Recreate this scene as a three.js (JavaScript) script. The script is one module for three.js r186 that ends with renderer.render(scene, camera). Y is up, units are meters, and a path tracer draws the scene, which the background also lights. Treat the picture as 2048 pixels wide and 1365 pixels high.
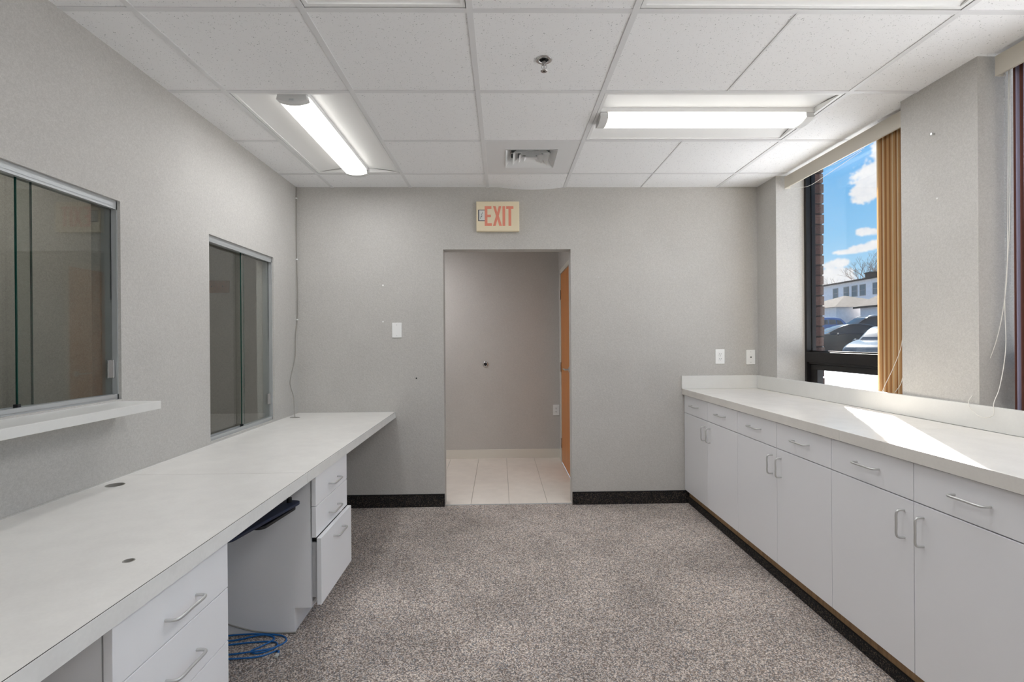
import * as THREE from 'three';
import { mergeGeometries, toCreasedNormals } from 'three/addons/utils/BufferGeometryUtils.js';
import { RoundedBoxGeometry } from 'three/addons/geometries/RoundedBoxGeometry.js';
import { RectAreaLightUniformsLib } from 'three/addons/lights/RectAreaLightUniformsLib.js';
import { createNoise2D } from 'simplex-noise';

// ---------------------------------------------------------------- camera, sky, sun, exposure
const scene = new THREE.Scene();
const camera = new THREE.PerspectiveCamera(67.71, 2048 / 1365, 0.05, 400);
camera.rotation.order = 'YXZ';
camera.position.set(0, 1.309, 0);
camera.rotation.set(-0.00126, -0.02464, -0.00742);

const renderer = new THREE.WebGLRenderer({ antialias: true });
renderer.toneMapping = THREE.LinearToneMapping;
renderer.toneMappingExposure = 1.2;
renderer.shadowMap.enabled = true;
RectAreaLightUniformsLib.init();

const SUN_DIR = new THREE.Vector3(0.365, 0.602, -0.710).normalize();
const sun = new THREE.DirectionalLight(0xfffaf2, 25);
sun.position.copy(SUN_DIR).multiplyScalar(90);
sun.castShadow = true;
sun.shadow.mapSize.set(4096, 4096);
Object.assign(sun.shadow.camera, { left: -70, right: 70, top: 70, bottom: -70, near: 1, far: 220 });
scene.add(sun, sun.target);

const LAMP_LEVEL = 14;      // radiance of the troffer lights
const LENS_GLOW = 2.6;      // what the eye sees of the lens

let seed = 7;
const rnd = () => { seed = (seed + 0x6d2b79f5) | 0; let t = Math.imul(seed ^ (seed >>> 15), 1 | seed); t = (t + Math.imul(t ^ (t >>> 7), 61 | t)) ^ t; return ((t ^ (t >>> 14)) >>> 0) / 4294967296; };
const range = (a, b) => a + (b - a) * rnd();
const noise2 = createNoise2D(rnd);
const sstep = (a, b, x) => { const t = Math.min(1, Math.max(0, (x - a) / (b - a))); return t * t * (3 - 2 * t); };

// sky: blue air with fair-weather cumulus scattered all round
{
  const W = 4096, H = 2048, data = new Uint8Array(W * H * 4), dens = new Float32Array(W * H);
  const puff = (az, el, r, squash = 1) => {           // degrees; az measured from -z towards +x
    const cx = ((az - 90) / 360 + 0.5) * W, cy = (el / 180 + 0.5) * H, ry = r / 180 * H * squash, rx = r / 360 * W / Math.cos(el * Math.PI / 180);
    for (let y = Math.max(0, Math.floor(cy - ry)); y <= Math.min(H - 1, cy + ry); y++) {
      for (let x = Math.floor(cx - rx); x <= cx + rx; x++) {
        const d = 1 - ((x - cx) / rx) ** 2 - ((y - cy) / ry) ** 2, at = y * W + ((x % W) + W) % W;
        if (d > dens[at]) dens[at] = d;
      }
    }
  };
  const cloud = (az, el, w, h) => {
    const n = Math.round(10 + w * 3);
    for (let i = 0; i < n; i++) {
      const t = range(-1, 1), top = h * (1 - t * t);
      puff(az + t * w, el + range(0, top), (0.25 + 0.35 * (1 - Math.abs(t))) * Math.max(h, w * 0.35) + 0.25, 0.85);
    }
  };
  // the clouds in view
  for (const [a, e, r] of [[37.2, 14.2, 2.3], [36.2, 13.2, 1.4], [38.6, 15.0, 2.6], [37.9, 16.6, 1.5], [39.5, 13.5, 2.4]]) puff(a, e, r, 0.9);
  for (const [a, e, r] of [[36.1, 9.7, 0.75], [36.8, 9.6, 0.6]]) puff(a, e, r, 0.6);
  for (const [a, e, r] of [[33.0, 5.6, 1.5], [34.0, 5.8, 1.5], [34.7, 5.3, 1.2], [33.6, 4.4, 1.6], [35.0, 4.2, 1.3], [32.0, 4.5, 1.6], [35.9, 3.8, 1.2], [33.4, 6.8, 0.7], [34.3, 7.0, 0.75]]) puff(a, e, r, 0.8);
  for (const [a, e, r] of [[36.5, 8.3, 1.9], [38, 8.5, 2.4], [35, 8.0, 1.5]]) puff(a, e, r, 0.2);
  for (let i = 0; i < 70; i++) {
    const az = range(48, 385), el = 2 + 45 * rnd() ** 1.6;
    cloud(az, el, range(1.5, 7) * (1 - el / 90), range(0.8, 3));
  }
  const stops = [[0, 0.55, 0.79, 0.97], [6, 0.43, 0.72, 0.96], [10, 0.27, 0.61, 0.95], [18, 0.115, 0.455, 0.91], [40, 0.07, 0.30, 0.74], [90, 0.04, 0.19, 0.55]];
  const enc = (c) => Math.round(255 * Math.min(1, c <= 0.0031308 ? c * 12.92 : 1.055 * c ** (1 / 2.4) - 0.055));
  for (let y = 0; y < H; y++) {
    const el = ((y + 0.5) / H - 0.5) * 180, e = Math.max(0, el);
    let k = 0; while (k < stops.length - 2 && stops[k + 1][0] < e) k++;
    const t = Math.min(1, (e - stops[k][0]) / (stops[k + 1][0] - stops[k][0])), base = [1, 2, 3].map((c) => stops[k][c] + (stops[k + 1][c] - stops[k][c]) * t);
    for (let x = 0; x < W; x++) {
      const i = y * W + x, o = i * 4; let a = 0, s = 0;
      if (dens[i] > 0 && el > 0) {
        const u = x / 11.38, v = y / 11.38;
        const n = noise2(u * 0.9, v * 0.9) * 0.45 + noise2(u * 2.1 + 9, v * 2.1) * 0.28 + noise2(u * 4.7, v * 4.7 + 5) * 0.16 + noise2(u * 9.5 + 3, v * 9.5) * 0.08;
        a = sstep(0.12, 0.52, dens[i] + n * 0.55);
        s = 0.5 + 0.5 * n;
      }
      const c = [0.80 + 0.2 * s, 0.84 + 0.16 * s, 0.90 + 0.1 * s];
      for (let q = 0; q < 3; q++) data[o + q] = enc(base[q] * (1 - a) + c[q] * a);
      data[o + 3] = 255;
    }
  }
  const sky = new THREE.DataTexture(data, W, H, THREE.RGBAFormat);
  sky.colorSpace = THREE.SRGBColorSpace; sky.mapping = THREE.EquirectangularReflectionMapping; sky.magFilter = THREE.LinearFilter; sky.needsUpdate = true;
  scene.background = sky; scene.backgroundIntensity = 0.84;
}

// ---------------------------------------------------------------- textures and materials
function dataTexture(n, f, srgb, metres, m = n) {
  const d = new Uint8Array(n * m * 4);
  for (let y = 0; y < m; y++) for (let x = 0; x < n; x++) { const c = f(x, y), o = (y * n + x) * 4; d[o] = c[0]; d[o + 1] = c[1]; d[o + 2] = c[2]; d[o + 3] = 255; }
  const t = new THREE.DataTexture(d, n, m, THREE.RGBAFormat);
  t.wrapS = t.wrapT = THREE.RepeatWrapping; t.magFilter = THREE.LinearFilter; t.repeat.set(1 / metres, n / m / metres);
  if (srgb) t.colorSpace = THREE.SRGBColorSpace;
  t.needsUpdate = true;
  return t;
}
const clamp255 = (v) => Math.max(0, Math.min(255, Math.round(v)));
// periodic value noise
function tileNoise(n, cell) {
  const k = Math.round(n / cell), g = Float32Array.from({ length: k * k }, () => rnd());
  return (x, y) => {
    const fx = x / n * k, fy = y / n * k, ix = Math.floor(fx), iy = Math.floor(fy), u = fx - ix, v = fy - iy, su = u * u * (3 - 2 * u), sv = v * v * (3 - 2 * v);
    const at = (a, b) => g[((b % k) + k) % k * k + ((a % k) + k) % k];
    return (at(ix, iy) * (1 - su) + at(ix + 1, iy) * su) * (1 - sv) + (at(ix, iy + 1) * (1 - su) + at(ix + 1, iy + 1) * su) * sv;
  };
}
function paintedWall(r, g, b, amount = 1) {
  const n = 1024, fine = tileNoise(n, 2), mid = tileNoise(n, 6), big = tileNoise(n, 128);
  const f = (x, y) => (fine(x, y) - 0.5) * 15 + (mid(x, y) - 0.5) * 7 + (big(x, y) - 0.5) * 4;
  return {
    map: dataTexture(n, (x, y) => { const v = f(x, y) * amount; return [clamp255(r + v), clamp255(g + v), clamp255(b + v)]; }, true, 1.25),
    bumpMap: dataTexture(512, (() => { const a = tileNoise(512, 4), c = tileNoise(512, 9); return (x, y) => { const v = clamp255(255 * (0.6 * a(x, y) + 0.4 * c(x, y))); return [v, v, v]; }; })(), false, 0.8),
  };
}
const std = (o) => new THREE.MeshStandardMaterial(o);
const phys = (o) => new THREE.MeshPhysicalMaterial(o);
const wallTex = paintedWall(192, 189, 184);
const carpetTex = (palette, n, metres, patchy) => {
  const cells = n / 2, pick = Uint8Array.from({ length: cells * cells }, () => Math.floor(rnd() ** 1.15 * palette.length)), p1 = tileNoise(n, n / 12), p2 = tileNoise(n, n / 40);
  return dataTexture(n, (x, y) => {
    const c = palette[pick[(y >> 1) * cells + (x >> 1)]], v = 1 + patchy * ((p1(x, y) - 0.5) * 0.5 + (p2(x, y) - 0.5) * 0.3), j = 0.85 + 0.3 * rnd();
    return [clamp255(c[0] * v * j), clamp255(c[1] * v * j), clamp255(c[2] * v * j)];
  }, true, metres);
};
const carpetBump = (() => { const a = tileNoise(512, 4); return dataTexture(512, (x, y) => { const v = clamp255(255 * a(x, y)); return [v, v, v]; }, false, 0.7); })();
const laminateTex = (r, g, b, amount) => { const n = 1024, a = tileNoise(n, 5), c = tileNoise(n, 40), d = tileNoise(n, 170); return dataTexture(n, (x, y) => { const v = ((a(x, y) - 0.5) * 3 + (c(x, y) - 0.5) * 5 + (d(x, y) - 0.5) * 6) * amount; return [clamp255(r + v), clamp255(g + v * 1.02), clamp255(b + v)]; }, true, 1.3); };
const woodTex = (r, g, b, cell, stretch, contrast, metres) => { const n = 512, a = tileNoise(n, cell), c = tileNoise(n, cell * 5); return dataTexture(n, (x, y) => { const v = ((a(x, y / stretch) - 0.5) * 26 + (c(x, y / stretch) - 0.5) * 22) * contrast; return [clamp255(r + v), clamp255(g + v * 0.85), clamp255(b + v * 0.6)]; }, true, metres); };
const acousticTile = (() => {
  const n = 1024, cv = document.createElement('canvas'), bv = document.createElement('canvas');
  cv.width = cv.height = bv.width = bv.height = n;
  const g = cv.getContext('2d'), h = bv.getContext('2d');
  g.fillStyle = '#f3f3f3'; g.fillRect(0, 0, n, n); h.fillStyle = '#fff'; h.fillRect(0, 0, n, n);
  for (let i = 0; i < 2600; i++) {
    const x = range(0, n), y = range(0, n), big = rnd() < 0.28, r = big ? range(1.3, 2.5) : range(0.6, 1.3), a = range(0, Math.PI), l = 1 + 2.2 * rnd() ** 3, tone = Math.round(range(168, 214));
    for (const [c, style] of [[g, `rgb(${tone},${tone},${tone})`], [h, '#333']]) for (const dx of [-n, 0, n]) for (const dy of [-n, 0, n]) {
      if (x + dx < -12 || x + dx > n + 12 || y + dy < -12 || y + dy > n + 12) continue;
      c.fillStyle = style; c.beginPath(); c.ellipse(x + dx, y + dy, r * l, r, a, 0, 7); c.fill();
    }
  }
  const make = (c, srgb) => { const t = new THREE.CanvasTexture(c); t.wrapS = t.wrapT = THREE.RepeatWrapping; t.repeat.set(1 / 0.61, 1 / 0.61); if (srgb) t.colorSpace = THREE.SRGBColorSpace; return t; };
  return { map: make(cv, true), bumpMap: make(bv, false) };
})();

const M = {
  wall: std({ ...wallTex, bumpScale: 0.0008, roughness: 0.88, color: 0xffffff }),
  dimWall: std({ ...paintedWall(196, 193, 186, 1.6), bumpScale: 0.001, roughness: 0.9 }),
  corridorWall: std({ ...paintedWall(200, 197, 192, 0.7), bumpScale: 0.0006, roughness: 0.88 }),
  tile: std({ ...acousticTile, bumpScale: 0.0007, roughness: 0.95, color: 0xffffff }),
  tee: std({ color: 0xe2e2e2, roughness: 0.5 }),
  fixture: std({ color: 0xf0f0ef, roughness: 0.42 }),
  endCap: std({ color: 0xd8d8d6, roughness: 0.5 }),
  lens: std({ color: 0xffffff, roughness: 0.4, emissive: 0xfffdf6, emissiveIntensity: LENS_GLOW }),
  carpet: std({ map: carpetTex([[112, 103, 99], [205, 193, 183], [142, 129, 119], [180, 168, 158], [126, 128, 132], [222, 211, 201], [158, 142, 130], [190, 181, 174]], 2048, 4.4, 0.3), bumpMap: carpetBump, bumpScale: 0.003, roughness: 1 }),
  carpetBase: std({ map: carpetTex([[16, 15, 16], [44, 38, 36], [22, 21, 24], [70, 62, 54], [30, 33, 40], [18, 16, 16], [36, 30, 28], [96, 86, 74]], 512, 0.9, 0.2), bumpMap: carpetBump, bumpScale: 0.002, roughness: 1 }),
  baseTop: std({ color: 0x151414, roughness: 0.9 }),
  white: std({ color: 0xf1f1f3, roughness: 0.38 }),
  whiteDesk: std({ color: 0xf4f4f5, roughness: 0.38 }),
  carcass: std({ color: 0xd6d6d8, roughness: 0.5 }),
  dark: std({ color: 0x1c1c1e, roughness: 0.7 }),
  rawWood: std({ map: woodTex(148, 118, 86, 6, 18, 1, 0.5), roughness: 0.8 }),
  counter: std({ map: laminateTex(230, 226, 219, 1), roughness: 0.27 }),
  splash: std({ map: laminateTex(226, 225, 221, 0.6), roughness: 0.4 }),
  deskTop: std({ map: laminateTex(235, 232, 227, 1.1), roughness: 0.33 }),
  deskEdge: std({ map: laminateTex(236, 235, 231, 1.3), roughness: 0.36 }),
  nickel: std({ color: 0xcdcdcb, metalness: 0.7, roughness: 0.42 }),
  chrome: std({ color: 0xcfcfcf, metalness: 1, roughness: 0.2 }),
  aluminium: std({ color: 0xc4c7c8, metalness: 0.55, roughness: 0.42 }),
  bronze: std({ color: 0x171312, metalness: 0.3, roughness: 0.42 }),
  pane: phys({ color: 0xffffff, transmission: 1, thickness: 0, roughness: 0, ior: 1.5 }),
  tintPane: phys({ color: 0xf1f3f1, transmission: 1, thickness: 0, roughness: 0, ior: 1.5 }),
  glassEdge: std({ color: 0x123f36, roughness: 0.15 }),
  seal: std({ color: 0x0c0c0c, roughness: 0.8 }),
  plate: std({ color: 0xf2f2f0, roughness: 0.35 }),
  slot: std({ color: 0x2a2a2a, roughness: 0.7 }),
  exitBox: std({ color: 0xeddfc0, roughness: 0.45 }),
  exitRed: std({ color: 0xec947c, roughness: 0.5 }),
  paper: std({ color: 0xdfe0dc, roughness: 0.8 }),
  ink: std({ color: 0x39394a, roughness: 0.8 }),
  oak: std({ map: woodTex(203, 126, 44, 5, 22, 0.55, 0.6), roughness: 0.35 }),
  doorFrame: std({ color: 0xd9d5ca, roughness: 0.4 }),
  creamBase: std({ color: 0xe3dfd5, roughness: 0.5 }),
  floorTile: std({ map: laminateTex(232, 224, 214, 1.2), roughness: 0.35 }),
  grout: std({ color: 0x9d9489, roughness: 0.9 }),
  navy: std({ color: 0x16233d, roughness: 0.45 }),
  black: std({ color: 0x111215, roughness: 0.45 }),
  blueCable: std({ color: 0x1c66ab, roughness: 0.4 }),
  greyCable: std({ color: 0x9a968e, roughness: 0.5 }),
  clearPlug: std({ color: 0xc9ccc9, roughness: 0.25 }),
  whiteCord: std({ color: 0xe9e6de, roughness: 0.6 }),
  valance: std({ color: 0xcac3b6, roughness: 0.55 }),
  slat: phys({ color: 0xe2bd88, roughness: 0.85, transmission: 0.3, thickness: 0 }),
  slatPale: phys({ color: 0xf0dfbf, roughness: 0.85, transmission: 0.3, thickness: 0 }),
  slatBrown: phys({ color: 0xb98450, roughness: 0.8, transmission: 0.25, thickness: 0 }),  // pale and brown tones put the stripes of backlight into the slat colours
  slatSkyTint: phys({ color: 0xb4aec6, roughness: 0.8, transmission: 0.15, thickness: 0 }),  // sky light on the slat faces, put into the base colour
  slatUmber: phys({ color: 0x7a4a3c, roughness: 0.8, transmission: 0.15, thickness: 0 }),
  block: std({ map: woodTex(150, 112, 84, 6, 14, 0.7, 0.5), roughness: 0.6 }),
  brick: [0x43302b, 0x3b2b27, 0x493630, 0x3f2c28].map((c) => std({ color: c, roughness: 0.9, bumpMap: carpetBump, bumpScale: 0.002 })),
  mortar: std({ color: 0x2e2b2a, roughness: 0.95 }),
  asphalt: phys({ specularIntensity: 0.12, map: laminateTex(104, 104, 106, 5), roughness: 0.95 }),
  snow: std({ color: 0xe9eef4, roughness: 0.9 }),
  siding: std({ map: laminateTex(222, 222, 226, 1.5), roughness: 0.8 }),
  shingle: phys({ specularIntensity: 0.12, map: laminateTex(56, 54, 52, 3), roughness: 0.95 }),
  greyShingle: phys({ specularIntensity: 0.12, map: laminateTex(62, 59, 57, 4), roughness: 0.95 }),
  houseGlass: std({ color: 0x5b666e, roughness: 0.15 }),
  houseTrim: std({ color: 0x8e8c88, roughness: 0.7 }),
  bark: std({ color: 0x6b5546, roughness: 0.95 }),
  tyre: std({ color: 0x141414, roughness: 0.9 }),
  carGlass: std({ color: 0x23282c, roughness: 0.06, metalness: 0.1 }),
  lampGlass: std({ color: 0xcdd3d6, roughness: 0.1 }),
  tailLight: std({ color: 0x7d1512, roughness: 0.2 }),
};
const paint = (c, r = 0.13) => phys({ color: c, roughness: r, metalness: 0, specularIntensity: 0.25, clearcoat: 0.25, clearcoatRoughness: 0.04 });

// ---------------------------------------------------------------- helpers
function metreUV(g) {                       // texture coordinates in metres, by the way each face points
  if (g.index) g = g.toNonIndexed();
  const p = g.attributes.position, uv = new Float32Array(p.count * 2), a = new THREE.Vector3(), b = new THREE.Vector3(), c = new THREE.Vector3();
  for (let i = 0; i < p.count; i += 3) {
    a.fromBufferAttribute(p, i); b.fromBufferAttribute(p, i + 1); c.fromBufferAttribute(p, i + 2);
    const n = b.clone().sub(a).cross(c.clone().sub(a)), x = Math.abs(n.x), y = Math.abs(n.y), z = Math.abs(n.z);
    [a, b, c].forEach((v, k) => { const [u, w] = y >= x && y >= z ? [v.x, v.z] : x >= z ? [v.z, v.y] : [v.x, v.y]; uv[(i + k) * 2] = u; uv[(i + k) * 2 + 1] = w; });
  }
  g.setAttribute('uv', new THREE.BufferAttribute(uv, 2));
  return g;
}
const bx = (x0, x1, y0, y1, z0, z1, r = 0) => {
  const w = x1 - x0, h = y1 - y0, d = z1 - z0;
  const g = r ? new RoundedBoxGeometry(w, h, d, 2, Math.min(r, w / 2.05, h / 2.05, d / 2.05)) : new THREE.BoxGeometry(w, h, d);
  g.translate((x0 + x1) / 2, (y0 + y1) / 2, (z0 + z1) / 2);
  return metreUV(g);
};
const join = (list) => mergeGeometries(list.map((g) => { g = g.index ? g.toNonIndexed() : g; for (const k of Object.keys(g.attributes)) if (!['position', 'normal', 'uv'].includes(k)) g.deleteAttribute(k); if (!g.attributes.uv) metreUV(g); return g; }));
const cyl = (r0, r1, h, seg, x, y, z, axis = 'y') => { const g = new THREE.CylinderGeometry(r0, r1, h, seg); if (axis === 'x') g.rotateZ(Math.PI / 2); if (axis === 'z') g.rotateX(Math.PI / 2); g.translate(x, y, z); return g; };
const tube = (pts, r, seg = 40, rad = 6, closed = false) => new THREE.TubeGeometry(new THREE.CatmullRomCurve3(pts.map((p) => new THREE.Vector3(...p)), closed, 'centripetal'), seg, r, rad, closed);
function extrude(points, holes, depth) {    // outline in x,y; runs 0..depth along +z
  const s = new THREE.Shape(points.map((p) => new THREE.Vector2(...p)));
  for (const h of holes) s.holes.push(h.isPath || h.curves ? h : new THREE.Path(h.map((p) => new THREE.Vector2(...p))));
  return new THREE.ExtrudeGeometry(s, { depth, bevelEnabled: false, curveSegments: 28 });
}
const rect = (x0, x1, y0, y1) => [[x0, y0], [x1, y0], [x1, y1], [x0, y1]];
const used = new Map();
function unique(name) { const n = used.get(name) || 0; used.set(name, n + 1); return n ? `${name}_${String(n).padStart(3, '0')}` : name; }
function mesh(name, g, m, parent) { const o = new THREE.Mesh(Array.isArray(g) ? join(g) : g, m); o.name = parent ? name : unique(name); o.castShadow = o.receiveShadow = true; (parent || scene).add(o); return o; }
function tag(o, label, category, group) { Object.assign(o.userData, { label, category }); if (group) o.userData.group = group; return o; }
function thing(name, label, category, group) { const o = new THREE.Group(); o.name = unique(name); scene.add(o); return tag(o, label, category, group); }
function structure(name, label) { const o = new THREE.Group(); o.name = unique(name); o.userData.kind = 'structure'; if (label) o.userData.label = label; scene.add(o); return o; }
function structMesh(name, g, m, label) { const o = mesh(name, g, m); o.userData.kind = 'structure'; if (label) o.userData.label = label; return o; }
function baseAt(o, x, y, z) { o.position.set(x, y, z); for (const c of o.children) c.position.sub(o.position); return o; }   // parts were laid out in room coordinates

// ---------------------------------------------------------------- the room shell
const L = -1.582, R = 2.070, B = -4.027, F = 3.6, CEIL = 2.52, TOP = 2.78, T = 0.12, FAR = -5.65;
structMesh('floor', [bx(L - 0.02, R + 0.02, -0.1, 0, -4.06, F + 0.02)], M.carpet, 'speckled brown and grey loop pile carpet');
// back wall with the cased-free doorway
{
  const g = extrude([[L - T, 0], [-0.44, 0], [-0.44, 2.03], [0.57, 2.03], [0.57, 0], [R + 0.35, 0], [R + 0.35, TOP], [L - T, TOP]], [], T);
  g.translate(0, 0, B - T);
  const w = structMesh('wall_back', metreUV(g), M.wall, 'greige textured wall with the doorway');
  const dab = (x, y, r, m, d = 0.003) => mesh(m === M.plate ? 'filler_spot' : 'nail', cyl(r, r * 0.8, d, 10, x, y, B + d / 2, 'z'), m, w);
  dab(0.791, 1.806, 0.005, M.nickel, 0.008); dab(1.392, 1.803, 0.005, M.nickel, 0.008); dab(-0.656, 1.016, 0.006, M.slot, 0.006);
  dab(-0.913, 1.750, 0.007, M.plate, 0.001); dab(-0.915, 1.463, 0.006, M.plate, 0.001);
}
const W2 = { z0: -2.168, z1: -1.0, y0: 1.075, y1: 1.903 }, W3 = { z0: -3.612, z1: -2.819, y0: 0.765, y1: 1.903 };
{
  const g = extrude(rect(FAR, F + T, 0, TOP), [rect(W2.z0, W2.z1, W2.y0, W2.y1), rect(W3.z0, W3.z1, W3.y0, W3.y1)], T);
  g.rotateY(-Math.PI / 2); g.translate(L, 0, 0);          // outline x -> world z, depth -> world -x
  structMesh('wall_left', metreUV(g), M.wall, 'greige textured wall with two sliding glass hatches');
}
structMesh('wall_front', [bx(L, R, 0, TOP, F, F + T)], M.wall, 'greige wall');
const niches = [[-3.747, -2.566], [-2.146, -0.965], [-0.545, 0.636], [1.056, 2.237]], SILL = 0.80, HEAD = 2.60, OUT = 2.352;
{
  const parts = [], edges = [B - T, ...niches.flat(), F];
  for (let i = 0; i < edges.length; i += 2) parts.push(bx(R, OUT, 0, TOP, edges[i], edges[i + 1]));
  for (const [a, b] of niches) parts.push(bx(R, OUT, 0, SILL, a, b), bx(2.27, OUT, HEAD, TOP, a, b), bx(2.255, 2.27, CEIL + 0.003, TOP, a, b));
  const w = structMesh('wall_right', parts, M.wall, 'greige wall with piers between deep window niches');
  mesh('nail', cyl(0.006, 0.005, 0.014, 10, R - 0.007, 2.275, -2.367, 'x'), M.nickel, w);
  mesh('filler_spot', cyl(0.004, 0.004, 0.002, 10, R - 0.001, 1.964, -2.35, 'x'), M.plate, w);
}
// brick skin outside; the jamb beside the first window shows its courses
{
  const X1 = 2.44, JZ = -3.76, skin = structure('wall_outside', 'dark red brick outer skin');
  const flat = [bx(OUT, X1, -0.3, TOP + 0.5, -6.2, JZ - 0.24), bx(OUT, X1, -0.3, SILL - 0.02, JZ - 0.24, F), bx(OUT, X1, HEAD + 0.02, TOP + 0.5, JZ - 0.24, F)];
  for (const [a, b] of niches.map((n, i) => [n[1] + 0.01, niches[i + 1] ? niches[i + 1][0] - 0.01 : F])) flat.push(bx(OUT, X1, SILL - 0.02, HEAD + 0.02, a, b));
  mesh('brick_backing', flat, M.brick[1], skin);
  mesh('mortar', [bx(OUT, X1 - 0.009, SILL - 0.02, HEAD + 0.02, JZ - 0.24, JZ - 0.008)], M.mortar, skin);
  for (let k = 0, y = SILL - 0.01; y < HEAD; k++, y += 0.0767) {
    const cut = k % 2 ? 0.105 : 0.2, jog = range(-0.003, 0.004);
    mesh('brick', bx(OUT + 0.001, X1 + jog, y, Math.min(y + 0.066, HEAD + 0.02), JZ - cut, JZ + range(-0.003, 0.002), 0.004), M.brick[k % 4], skin);
    mesh('brick', bx(OUT + 0.001, X1 + range(-0.003, 0.003), y, Math.min(y + 0.066, HEAD + 0.02), JZ - 0.24, JZ - cut - 0.01, 0.004), M.brick[(k + 2) % 4], skin);
  }
}
structMesh('roof_slab', [bx(-4.3, 2.44, TOP, TOP + 0.15, -6.2, F + 0.3)], M.corridorWall, 'slab above the suspended ceiling');

// carpet base strips
function baseStrip(name, list, label) { const s = structure(name, label); for (const [g, c] of list) { mesh('carpet_strip', g, M.carpetBase, s); mesh('cap_strip', c, M.baseTop, s); } }
baseStrip('baseboard_back', [[-1.582, -0.44], [0.57, 1.53]].map(([a, b]) => [bx(a, b, 0, 0.096, B, B + 0.008), bx(a, b, 0.096, 0.1015, B, B + 0.0095)]), 'dark flecked carpet base on the back wall');
baseStrip('baseboard_left', [[bx(L, L + 0.008, 0, 0.096, B + 0.01, F), bx(L, L + 0.0095, 0.096, 0.1015, B + 0.01, F)]], 'dark flecked carpet base on the left wall');
baseStrip('baseboard_right', [[bx(1.497, 1.504, 0, 0.05, B + 0.012, -1.326), bx(1.497, 1.505, 0.05, 0.053, B + 0.012, -1.326)]], 'dark carpet strip along the toe kick of the base cabinets');

// ---------------------------------------------------------------- suspended ceiling
const S = 0.6096, GA = -0.00729;
const grid = new THREE.Group();                 // only a frame of reference for the lay-in parts
grid.position.set(-1.319, CEIL, -1.877); grid.rotation.y = GA; grid.updateMatrixWorld(true);
const onGrid = (u, y, v) => new THREE.Vector3(u * S, y, -v * S).applyMatrix4(grid.matrixWorld);   // u cells across, v cells away from the camera
const ceiling = structure('ceiling', 'suspended ceiling of white fissured tiles in a metal grid');
ceiling.position.copy(grid.position); ceiling.rotation.y = GA;
const cells = [];
{
  const V0 = -9.1, V1 = 3.56, U0 = -0.5, U1 = 5.87;
  const us = [U0, 0, 1, 2, 3, 4, 5, U1], vs = [V0, -9, -8, -7, -6, -5, -4, -3, -2, -1, 0, 1, 2, 3, V1];
  const skip = (u, v) => (u === 0 && (v === 1 || v === 2)) || ((u === 3 || u === 4) && v === 1) || (u === 2 && v === 2) || (u === 1 && v === -1) || ((u === 3 || u === 4) && (v === -1 || v === -4 || v === -7)) || (u === 1 && (v === -5 || v === -6));
  const variants = new Map();
  us.slice(0, -1).forEach((u, i) => vs.slice(0, -1).forEach((v, k) => {
    if (skip(u, v)) return;
    const w = (us[i + 1] - u) * S, d = (vs[k + 1] - v) * S, sag = u === 2 && v === 3, key = [w.toFixed(3), d.toFixed(3), (i * 7 + k * 3) % 3, sag].join();
    if (!variants.has(key)) {
      let g;
      if (sag) {                                // the tile at the wall bows down a little
        g = new THREE.BoxGeometry(w - 0.012, 0.014, d - 0.006, 24, 1, 8);
        const p = g.attributes.position;
        for (let q = 0; q < p.count; q++) { const t = p.getX(q) / (w / 2), f = Math.max(0, 0.5 - p.getZ(q) / d); p.setY(q, p.getY(q) - 0.02 * Math.max(0, 1 - ((t - 0.15) / 0.85) ** 2) * f * f); }
        g.computeVertexNormals();
      } else g = new THREE.BoxGeometry(w - 0.004, 0.014, d - 0.004);
      g = metreUV(g);
      const uv = g.attributes.uv, o = (i * 7 + k * 3) % 3;
      for (let q = 0; q < uv.count; q++) uv.setXY(q, uv.getX(q) + o * 0.217, uv.getY(q) + o * 0.141);
      variants.set(key, g);
    }
    const t = mesh('ceiling_tile', variants.get(key), M.tile, ceiling);
    t.position.set((u + (us[i + 1] - u) / 2) * S, 0.0085 + (rnd() - 0.5) * 0.0012, -(v + (vs[k + 1] - v) / 2) * S);
  }));
  const tee = (u0, u1, v0, v1, wide = 0.024) => {
    const along = u1 > u0, g = along ? bx(u0 * S, u1 * S, -0.0015, 0.0015, -v0 * S - wide / 2, -v0 * S + wide / 2) : bx(u0 * S - wide / 2, u0 * S + wide / 2, -0.0018, 0.0015, -v1 * S, -v0 * S);
    const web = along ? bx(u0 * S, u1 * S, 0.0015, 0.035, -v0 * S - 0.001, -v0 * S + 0.001) : bx(u0 * S - 0.001, u0 * S + 0.001, 0.0015, 0.035, -v1 * S, -v0 * S);
    mesh('ceiling_tee', [g, web], M.tee, ceiling);
  };
  for (const u of [0, 1, 2, 3, 5]) tee(u, u, V0, V1);
  for (const [a, b] of [[V0, -7], [-6, -4], [-3, -1], [0, 1], [2, V1]]) tee(4, 4, a, b, 0.008);
  const broken = { 2: [0, 1], '-5': [1, 2] };          // rows that stop at a lengthwise light
  for (const v of vs.slice(1, -1)) { const b = broken[v]; if (!b) tee(U0, U1, v, v); else { tee(U0, b[0], v, v); tee(b[1], U1, v, v); } }
}

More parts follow.
